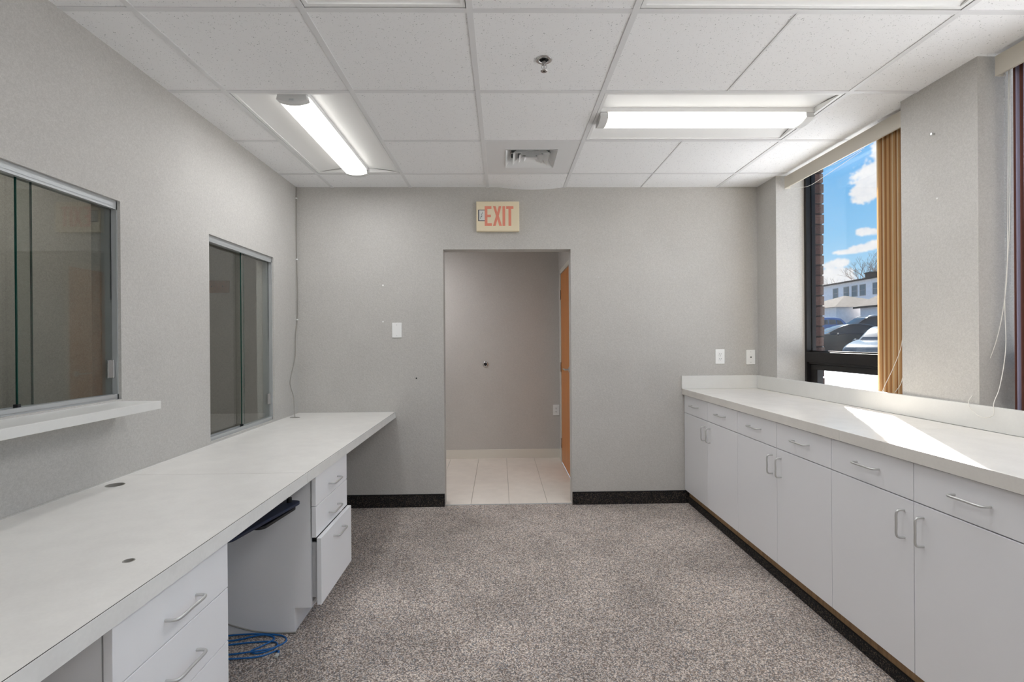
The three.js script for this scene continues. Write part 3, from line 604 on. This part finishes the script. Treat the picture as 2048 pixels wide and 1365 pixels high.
// ---------------------------------------------------------------- desk on the left
const DT = 0.753, DB = 0.708, DX = -0.820;
function deskTop(z0, z1, holes, label) {
  const t = thing('desk_top', label, 'desk top', 'desk along the hatch wall');
  const hs = holes.map(([x, z, r, r2]) => { const p = new THREE.Path(); p.absellipse(x, z, r, r2 || r, 0, Math.PI * 2, false); return p; });
  const g = extrude(rect(L + 0.002, DX - 0.0041, z0, z1), hs, DT - DB);
  g.rotateX(Math.PI / 2); g.translate(0, DT, 0);          // outline y -> world z, depth -> down
  mesh('top', metreUV(g), M.deskTop, t);
  mesh('core_line', bx(DX - 0.0042, DX - 0.0018, DB + 0.001, DT - 0.0003, z0, z1), M.seal, t);
  mesh('edge_band', bx(DX - 0.0018, DX, DB, DT - 0.0004, z0, z1), M.deskEdge, t);
  for (const [x, z, r, r2] of holes) if (!r2) mesh('grommet', new THREE.LatheGeometry([[r - 0.002, -0.03], [r - 0.002, 0.0006], [r + 0.001, 0.0006], [r + 0.0015, 0]].map((p) => new THREE.Vector2(...p)), 28).translate(x, DT, z), M.greyCable, t);
  return baseAt(t, -1.2, DB, (z0 + z1) / 2);
}
deskTop(B + 0.002, -2.1823, [[-1.504, -3.77, 0.034, 0.014]], 'off-white laminate desk top stretch under the far hatch');
deskTop(-2.1798, -0.12, [[-1.511, -2.032, 0.031], [-0.951, -1.323, 0.0125]], 'off-white laminate desk top stretch with two round cable holes');
structMesh('trim_2', [bx(L, L + 0.004, DT, DT + 0.004, B, -0.12)], M.wall, 'caulk line where the desk meets the wall');

const pullL = pull(0.128, 0.03).rotateY(Math.PI);
function pedestal(z0, z1, fronts, label) {
  const t = thing('drawer_pedestal', label, 'drawer unit', 'white drawer pedestals under the desk'), X = -0.83, w = z1 - z0;
  const side = [[-1.45, 0.0], [-0.93, 0.0], [-0.93, 0.112], [X - 0.026, 0.112], [X - 0.026, 0.704], [-1.45, 0.704]];
  for (const z of [z0 + 0.004, z1 - 0.02]) { const g = extrude(side, [], 0.016); g.translate(0, 0, z); mesh('side_panel', metreUV(g), M.whiteDesk, t); }
  mesh('carcass', [bx(-1.45, X - 0.026, 0.112, 0.128, z0 + 0.02, z1 - 0.02), bx(-1.45, -1.434, 0, 0.704, z0 + 0.02, z1 - 0.02), bx(-1.434, X - 0.026, 0.688, 0.704, z0 + 0.02, z1 - 0.02)], M.carcass, t);
  mesh('toe_kick', bx(-0.95, -0.932, 0, 0.112, z0 + 0.02, z1 - 0.02), M.whiteDesk, t);
  for (const [y0, y1, out] of fronts) {
    const d = mesh('drawer', bx(X - 0.02 + out, X + out, y0, y1, z0, z1, 0.0012), M.whiteDesk, t);
    mesh('drawer_box', [bx(-1.4, X - 0.02 + out, y0 + 0.02, y0 + 0.03, z0 + 0.03, z1 - 0.03), bx(-1.4, X - 0.02 + out, y0 + 0.03, y1 - 0.03, z0 + 0.03, z0 + 0.04), bx(-1.4, X - 0.02 + out, y0 + 0.03, y1 - 0.03, z1 - 0.04, z1 - 0.03)], M.carcass, d);
    const h = mesh('handle', pullL, M.nickel, d); h.position.set(X + out, y1 - (y1 - y0 > 0.25 ? 0.053 : (y1 - y0) / 2 + 0.012), (z0 + z1) / 2 - 0.005);
  }
  return baseAt(t, -1.15, 0, (z0 + z1) / 2);
}
pedestal(-2.768, -2.306, [[0.569, 0.7035, 0], [0.428, 0.566, 0], [0.126, 0.425, 0.022]], 'white three drawer pedestal with its bottom drawer slightly open');
pedestal(-1.565, -1.105, [[0.567, 0.7035, 0], [0.406, 0.564, 0], [0.126, 0.403, 0]], 'white three drawer pedestal with closed drawers beside the desk cable hole');
tag(mesh('modesty_panel', bx(-1.45, -1.434, 0.25, 0.7075, -2.30, -1.57), M.whiteDesk), 'white panel at the back of the knee space', 'panel');

{ // keyboard tray under the desk
  const t = thing('keyboard_tray', 'dark navy keyboard tray hanging under the desk in the knee space', 'keyboard tray');
  const board = (w, d, r) => { const s = new THREE.Shape(); s.moveTo(-w / 2 + r, -d / 2); s.lineTo(w / 2 - r, -d / 2); s.quadraticCurveTo(w / 2, -d / 2, w / 2, -d / 2 + r); s.lineTo(w / 2, d / 2 - r); s.quadraticCurveTo(w / 2, d / 2, w / 2 - r, d / 2); s.lineTo(-w / 2 + r, d / 2); s.quadraticCurveTo(-w / 2, d / 2, -w / 2, d / 2 - r); s.lineTo(-w / 2, -d / 2 + r); s.quadraticCurveTo(-w / 2, -d / 2, -w / 2 + r, -d / 2); const g = new THREE.ExtrudeGeometry(s, { depth: 0.008, bevelEnabled: true, bevelSize: 0.002, bevelThickness: 0.002, bevelSegments: 2, curveSegments: 8 }); g.rotateX(Math.PI / 2); return g; };
  mesh('board', board(0.27, 0.45, 0.03), M.navy, t);
  const lower = mesh('mouse_plate', board(0.2, 0.26, 0.03), M.black, t); lower.position.set(0.025, -0.022, -0.085); lower.rotation.y = 0.06;
  mesh('knob', [cyl(0.011, 0.011, 0.02, 14, 0.095, 0.012, -0.195)], M.black, t);
  for (const [x, z] of [[0.06, -0.17], [0.09, 0.1]]) mesh('screw', cyl(0.004, 0.004, 0.003, 10, x, 0.002, z), M.nickel, t);
  mesh('arm', [bx(-0.15, -0.08, -0.01, 0.006, -0.06, 0.06, 0.003), bx(-0.3, -0.12, 0.02, 0.045, -0.05, 0.05, 0.004), bx(-0.36, -0.22, 0.08, 0.0965, -0.05, 0.05, 0.003), bx(-0.3, -0.24, 0.03, 0.085, -0.04, 0.04, 0.004), bx(-0.16, -0.12, -0.005, 0.03, -0.045, 0.045, 0.003)], M.black, t);
  t.position.set(-1.046, 0.611, -2.056); t.rotation.y = -0.18;
}
{ // blue network cable coiled on the carpet
  const t = thing('network_cable', 'blue network cable coiled loosely on the carpet by the pedestal', 'cable'), y = 0.004;
  const P = [[-1.42, -2.22], [-1.33, -2.26], [-1.2, -2.29], [-1.08, -2.30], [-0.97, -2.287], [-0.94, -2.25], [-0.97, -2.205], [-1.06, -2.165], [-1.17, -2.16], [-1.25, -2.19], [-1.245, -2.235], [-1.16, -2.265], [-1.05, -2.29], [-1.0, -2.27], [-1.03, -2.215], [-1.06, -2.18], [-1.02, -2.165], [-0.96, -2.2], [-0.985, -2.243], [-1.08, -2.245], [-1.2, -2.225], [-1.31, -2.21], [-1.36, -2.17], [-1.25, -2.135], [-1.1, -2.125], [-1.0, -2.145], [-0.95, -2.18], [-0.94, -2.165]];
  mesh('cable', tube(P.map(([x, z], i) => [x, y + (i % 5 === 2 ? 0.006 : i % 7 === 3 ? 0.004 : 0), z + 0.008]), 0.0036, 320, 7), M.blueCable, t);
  mesh('plug_boot', tube([[-0.9405, y + 0.001, -2.1665], [-0.937, y + 0.002, -2.156], [-0.935, y + 0.003, -2.146]], 0.0052, 10, 7), M.blueCable, t);
  mesh('plug', bx(-0.9405, -0.9295, 0.002, 0.011, -2.146, -2.125, 0.001), M.clearPlug, t);
  baseAt(t, -1.1, 0, -2.2);
}
tag(mesh('grey_wire', tube([[-1.40, 0.25, -2.303], [-1.30, 0.09, -2.304], [-1.24, 0.055, -2.304], [-1.17, 0.03, -2.305], [-1.1, 0.012, -2.3055], [-1.02, 0.0035, -2.3055], [-0.95, 0.0035, -2.304], [-0.925, 0.004, -2.3055]], 0.003, 80, 6), M.greyCable), 'thin grey wire trailing down the side of the drawer pedestal', 'wire');
{
  const t = thing('wall_wire', 'thin grey wire clipped down the room corner from ceiling to desk', 'wire'), x = L + 0.006, z = B + 0.018;
  mesh('wire', tube([[x, 2.519, z], [x + 0.003, 2.35, z + 0.004], [x, 1.95, z], [x + 0.006, 1.7, z + 0.002], [x, 1.48, z], [x - 0.002, 1.36, z + 0.03], [x + 0.002, 1.2, z + 0.05], [x - 0.001, 1.0, z + 0.14], [x + 0.03, 0.9, z + 0.16], [x + 0.062, 0.8, z + 0.225], [-1.504, 0.74, -3.77], [-1.504, 0.6, -3.77]], 0.0034, 140, 6), M.greyCable, t);
  for (const y of [2.43, 1.953, 1.483]) mesh('clip', bx(L, x + 0.006, y - 0.005, y + 0.005, z - 0.008, z + 0.008, 0.002), M.plate, t);
  mesh('grommet', [new THREE.TorusGeometry(0.024, 0.003, 6, 28).rotateX(Math.PI / 2).scale(1.35, 1, 0.6).translate(-1.504, DT + 0.001, -3.77)], M.greyCable, t);
  baseAt(t, -1.504, DT, -3.77);
}

// ---------------------------------------------------------------- outside: car park, cars, houses, trees
const slope = (d) => (d < 33 ? 0.0009 * d * d : 0.98 + 0.033 * (d - 33));                 // the ground climbs away from the building
{
  const g = new THREE.PlaneGeometry(260, 240, 52, 48); g.rotateX(-Math.PI / 2);
  const p = g.attributes.position;
  for (let i = 0; i < p.count; i++) { const x = p.getX(i) + 128, z = p.getZ(i) - 60, d = Math.max(0, 0.6 * (x - 2.4) * 0 - z); p.setXYZ(i, x + 4.5, slope(Math.max(2, d)) - 0.06, z); }
  g.computeVertexNormals();
  structMesh('ground', metreUV(g), M.asphalt, 'pale grey car park rising away from the building');
}
{ // snow heaped in view, spread wider beside the building to bounce sunlight indoors
  const g = new THREE.PlaneGeometry(12, 32, 60, 160); g.rotateX(-Math.PI / 2);
  const p = g.attributes.position;
  for (let i = 0; i < p.count; i++) {
    const x = p.getX(i), z = p.getZ(i), e = Math.min(1, (6 - Math.abs(x)) / 1.2, (16 - Math.abs(z)) / 2), d = Math.max(2, -(z - 1));
    p.setY(i, slope(d) - 0.09 + Math.max(0, e) ** 0.7 * (0.13 + 0.05 * noise2(x * 0.6, z * 0.6) + 0.03 * noise2(x * 2.2, z * 2.2)) + 0.28 * Math.exp(-(((x + 1.2) / 2.6) ** 2) - ((z + 13.4) / 2.2) ** 2));
  }
  g.computeVertexNormals();
  const s = mesh('snow_cover', metreUV(g), M.snow); tag(s, 'snow outside the tall windows, spread wider to bounce sunlight indoors', 'snow'); s.userData.kind = 'stuff';
  s.position.set(8.6, 0, 1.0);
}
function car(label, color, o, x, d, turn, group) {     // local: front towards -x, wheels on y = 0
  const t = thing(o.name, label, 'car', group), w = o.width / 2, body = paint(color);
  const ex = (pts, half, bevel, taper) => {
    const s = new THREE.Shape(); s.moveTo(...pts[0]); s.splineThru(pts.slice(1).map((p) => new THREE.Vector2(...p)));
    const g = new THREE.ExtrudeGeometry(s, { depth: 2 * (half - bevel), bevelEnabled: true, bevelSize: bevel * 0.6, bevelThickness: bevel, bevelSegments: 4, curveSegments: 30 });
    g.translate(0, 0, -(half - bevel));
    if (taper) { const p = g.attributes.position; for (let i = 0; i < p.count; i++) p.setZ(i, p.getZ(i) * (1 - taper[1] * Math.max(0, (p.getY(i) - taper[0]) / (o.height - taper[0])))); }
    g.computeVertexNormals(); return toCreasedNormals(metreUV(g), 0.7);
  };
  mesh('body', ex(o.hull, w, 0.12), body, t);
  mesh('roof', ex(o.cabin, w - 0.06, 0.10, [o.belt, 0.2]), body, t);
  const k = (y) => (w - 0.06) * (1 - 0.2 * Math.max(0, (y - o.belt) / (o.height - o.belt))) - 0.004;
  for (const s of [-1, 1]) for (const poly of o.sideGlass) {
    const n = poly.length, pos = []; const sh = THREE.ShapeUtils.triangulateShape(poly.map((p) => new THREE.Vector2(...p)), []);
    for (const f of sh) for (const i of f) for (const off of [0]) pos.push(poly[i][0], poly[i][1], s * (k(poly[i][1]) + 0.012 + off));
    const inner = []; for (const f of sh) for (const i of f) inner.push(poly[i][0], poly[i][1], s * (k(poly[i][1]) - 0.03));
    const g = new THREE.BufferGeometry(); g.setAttribute('position', new THREE.Float32BufferAttribute([...pos, ...inner], 3)); g.computeVertexNormals();
    mesh('side_window', metreUV(g), M.carGlass, t);
  }
  for (const [name, a, b] of [['windshield', o.screen[0], o.screen[1]], ['rear_window', o.rear[0], o.rear[1]]]) {
    const ka = k(a[1]) - 0.09, kb = k(b[1]) - 0.09, nx = name === 'windshield' ? -0.06 : 0.06, g = new THREE.BufferGeometry();
    const v = [[a[0] + nx, a[1] + 0.05, -ka], [a[0] + nx, a[1] + 0.05, ka], [b[0] + nx, b[1] + 0.05, kb], [a[0] + nx, a[1] + 0.05, -ka], [b[0] + nx, b[1] + 0.05, kb], [b[0] + nx, b[1] + 0.05, -kb]];
    g.setAttribute('position', new THREE.Float32BufferAttribute([...v.flat(), ...v.map(([p, q, r]) => [p - nx * 1.5, q - 0.08, r]).flat()], 3)); g.computeVertexNormals();
    mesh(name, metreUV(g), M.carGlass, t);
  }
  const wheel = cyl(0.33, 0.33, 0.22, 24, 0, 0, 0, 'z'), hub = cyl(0.2, 0.2, 0.235, 16, 0, 0, 0, 'z');
  for (const xx of o.axles) for (const s of [-1, 1]) { const q = mesh('wheel', wheel, M.tyre, t); q.position.set(xx, 0.33, s * (w - 0.1)); mesh('hub', hub, M.aluminium, q); }
  for (const s of [-1, 1]) {
    mesh('headlight', new THREE.SphereGeometry(0.13, 14, 10).scale(0.9, 0.55, 1.2).translate(o.lamp[0], o.lamp[1], s * (w - 0.26)), M.lampGlass, t);
    mesh('tail_light', bx(o.tail[0] - 0.06, o.tail[0] + 0.03, o.tail[1] - 0.09, o.tail[1] + 0.09, s * (w - 0.2) - 0.12, s * (w - 0.2) + 0.12, 0.03), M.tailLight, t);
    mesh('mirror', new THREE.SphereGeometry(0.11, 12, 8).scale(0.7, 0.7, 1).translate(o.mirror[0], o.mirror[1], s * (w + 0.06)), body, t);
    if (o.rails) mesh('roof_rail', tube([[o.rails[0], o.height - 0.03, s * (w - 0.3)], [o.rails[0] + 0.12, o.height + 0.05, s * (w - 0.3)], [o.rails[1] - 0.12, o.height + 0.05, s * (w - 0.3)], [o.rails[1], o.height - 0.05, s * (w - 0.3)]], 0.022, 30, 6), M.aluminium, t);
  }
  t.position.set(x, slope(d) - 0.05, -d); t.rotation.y = turn;
  return t;
}
const sedan = { name: 'sedan_car', width: 1.82, height: 1.45, belt: 0.92, axles: [-1.42, 1.38], lamp: [-2.2, 0.66], tail: [2.25, 0.8], mirror: [-0.62, 0.98],
  hull: [[-2.38, 0.34], [-2.4, 0.58], [-2.2, 0.76], [-1.5, 0.9], [-0.8, 0.96], [0.5, 0.97], [1.6, 0.97], [2.25, 0.93], [2.36, 0.7], [2.3, 0.36], [1.2, 0.24], [-1.2, 0.24], [-2.38, 0.34]],
  cabin: [[-1.12, 0.9], [-0.5, 1.24], [-0.05, 1.4], [0.4, 1.43], [0.9, 1.36], [1.45, 1.14], [1.95, 0.94], [0.4, 0.88], [-1.12, 0.9]],
  sideGlass: [[[-0.72, 0.99], [-0.2, 1.27], [0.28, 1.34], [0.28, 0.99]], [[0.34, 0.99], [0.34, 1.34], [0.85, 1.27], [1.3, 1.04], [1.25, 0.99]]],
  screen: [[-1.0, 0.97], [-0.2, 1.36]], rear: [[1.72, 1.03], [0.85, 1.38]] };
const suv = { name: 'suv_car', width: 1.88, height: 1.74, belt: 1.05, axles: [-1.4, 1.4], lamp: [-2.16, 0.82], tail: [2.2, 1.05], mirror: [-0.78, 1.14], rails: [-0.35, 1.9],
  hull: [[-2.3, 0.4], [-2.34, 0.7], [-2.2, 0.95], [-1.6, 1.05], [-1.0, 1.1], [0.5, 1.12], [2.1, 1.12], [2.3, 1.0], [2.32, 0.6], [2.26, 0.42], [1.2, 0.3], [-1.2, 0.3], [-2.3, 0.4]],
  cabin: [[-1.25, 1.03], [-0.8, 1.38], [-0.3, 1.66], [0.4, 1.73], [1.4, 1.71], [1.95, 1.58], [2.2, 1.1], [0.4, 1.0], [-1.25, 1.03]],
  sideGlass: [[[-0.85, 1.14], [-0.32, 1.54], [0.25, 1.62], [0.25, 1.14]], [[0.32, 1.14], [0.32, 1.62], [1.15, 1.61], [1.15, 1.14]], [[1.22, 1.16], [1.22, 1.6], [1.75, 1.52], [1.98, 1.2]]],
  screen: [[-1.12, 1.12], [-0.4, 1.64]], rear: [[2.16, 1.18], [1.95, 1.58]] };
car('dark grey sedan parked in the middle of the car park', 0x24272b, sedan, 16.95, 24.6, -0.25, 'cars parked outside');
car('black SUV with roof rails parked behind the grey sedan', 0x1d1e20, suv, 24.3, 33, -0.12, 'cars parked outside');
car('silver sedan facing the building with its hood beside the grey sedan', 0x5a5f63, sedan, 13.6, 17.2, 0.7, 'cars parked outside');
car('blue sedan half hidden by the brick window jamb', 0x1f3560, sedan, 11.4, 20.6, 0.75, 'cars parked outside');
car('blue SUV far back beside the garage', 0x2b5f9a, suv, 27.3, 43, 0.3, 'cars parked outside');

function building(name, label, o, x, d, category) {    // local: facade at x = 0 facing -x, runs along -z..+z, base y = 0
  const t = thing(name, label, category, undefined), { len, depth, eave, ridge } = o;
  mesh('walls', bx(0, depth, -1, eave, -len / 2, len / 2), o.wallMat, t);
  const over = 0.45, rf = [[-over, eave - 0.12], [depth / 2, ridge], [depth + over, eave - 0.12], [depth + over, eave + 0.08], [depth / 2, ridge + 0.22], [-over, eave + 0.08]];
  let g;
  if (o.hip) { const c = new THREE.ConeGeometry(1, 1, 4, 1); c.rotateY(Math.PI / 4); c.scale((depth / 2 + over) * Math.SQRT2, ridge - eave, (len / 2 + over) * Math.SQRT2); c.translate(depth / 2, (eave + ridge) / 2, 0); g = toCreasedNormals(metreUV(c), 0.2); }
  else { g = extrude(rf, [], len + 2 * over); g.translate(0, 0, -len / 2 - over); g = metreUV(g); const gable = extrude([[0, eave - 0.1], [depth, eave - 0.1], [depth / 2, ridge]], [], len - 0.02); gable.translate(0, 0, -len / 2 + 0.01); mesh('gable', metreUV(gable), o.wallMat, t); }
  mesh('roof', g, o.roofMat, t);
  for (const [z, y0, y1, w] of o.windows || []) {
    const f = mesh('window', [bx(-0.06, 0.05, y0 - 0.09, y0, z - w / 2 - 0.09, z + w / 2 + 0.09), bx(-0.06, 0.05, y1, y1 + 0.09, z - w / 2 - 0.09, z + w / 2 + 0.09), bx(-0.06, 0.05, y0, y1, z - w / 2 - 0.09, z - w / 2), bx(-0.06, 0.05, y0, y1, z + w / 2, z + w / 2 + 0.09), bx(-0.04, 0.03, (y0 + y1) / 2 - 0.03, (y0 + y1) / 2 + 0.03, z - w / 2, z + w / 2)], M.houseTrim, t);
    mesh('glass', bx(-0.03, 0.02, y0, y1, z - w / 2, z + w / 2), M.houseGlass, f);
  }
  if (o.chimney) { const c = mesh('chimney', bx(o.chimney[0], o.chimney[0] + 0.9, eave, o.chimney[2], o.chimney[1] - 0.6, o.chimney[1] + 0.6), M.brick[1], t); mesh('chimney_cap', bx(o.chimney[0] - 0.1, o.chimney[0] + 1.0, o.chimney[2], o.chimney[2] + 0.15, o.chimney[1] - 0.7, o.chimney[1] + 0.7), M.mortar, c); }
  t.position.set(x, slope(d), -d);
  return t;
}
// the long white house: facade parallel to the room's right wall
building('white_house', 'long white two storey house with chimney beyond the car park', { len: 26, depth: 9, eave: 7.15, ridge: 7.35, wallMat: M.siding, roofMat: M.shingle, chimney: [0.8, 0.7, 8.0],
  windows: [[-4.9, 5.0, 6.4, 0.95], [-2.55, 5.0, 6.4, 0.95], [-0.85, 5.0, 6.4, 0.95], [0.75, 5.0, 6.4, 0.95], [3.2, 5.0, 6.4, 0.95], [5.2, 5.0, 6.4, 0.95], [-2.5, 1.6, 3.0, 0.95], [0.75, 1.6, 3.0, 0.95], [3.2, 1.6, 3.0, 0.95]] }, 50, 69.5, 'house');
building('garage', 'low white garage with grey hip roof in front of the house', { len: 9, depth: 8, eave: 2.75, ridge: 4.3, hip: true, wallMat: M.siding, roofMat: M.greyShingle }, 34.8, 56.2, 'garage');
building('garage', 'low garage with plain gable roof in front of the house', { len: 11, depth: 7, eave: 3.0, ridge: 4.7, wallMat: M.siding, roofMat: M.greyShingle, windows: [[-1.5, 1.0, 2.0, 0.9]] }, 36.6, 45.2, 'garage');
function bareTree(label, x, d, height, s0) {
  seed = s0;
  const t = thing('bare_tree', label, 'tree', 'bare winter trees behind the house'), big = [], small = [];
  const grow = (p, dir, len, r, depth) => {
    const q = p.clone().addScaledVector(dir, len), g = new THREE.CylinderGeometry(r * 0.68, r, len, depth > 2 ? 4 : 6, 1, true);
    g.applyQuaternion(new THREE.Quaternion().setFromUnitVectors(new THREE.Vector3(0, 1, 0), dir)); g.translate((p.x + q.x) / 2, (p.y + q.y) / 2, (p.z + q.z) / 2);
    (depth < 1 ? big : small).push(g);
    if (depth > 5 || r < 0.012) return;
    const n = depth === 0 ? 4 : rnd() < 0.55 ? 3 : 2;
    for (let i = 0; i < n; i++) {
      const nd = dir.clone().add(new THREE.Vector3(range(-1, 1), range(-0.15, 0.65), range(-1, 1)).multiplyScalar(0.62)).normalize();
      grow(q, nd, len * range(0.62, 0.86), r * 0.66, depth + 1);
    }
  };
  grow(new THREE.Vector3(0, -1, 0), new THREE.Vector3(range(-0.05, 0.05), 1, 0).normalize(), height * 0.3, height * 0.0105, 0);
  mesh('trunk', big, M.bark, t); mesh('branches', small, M.bark, t);
  t.position.set(x, slope(d), -d);
}
bareTree('bare winter tree standing behind the house chimney', 62.5, 86, 13.5, 101);
bareTree('bare winter tree at the end of the white house', 71.5, 92, 13.5, 202);
bareTree('small bare tree behind the far roof end of the house', 62.0, 97, 9.5, 303);

for (const o of scene.children) o.traverse((c) => { if (c.isMesh) c.castShadow = c.receiveShadow = true; });
renderer.render(scene, camera);
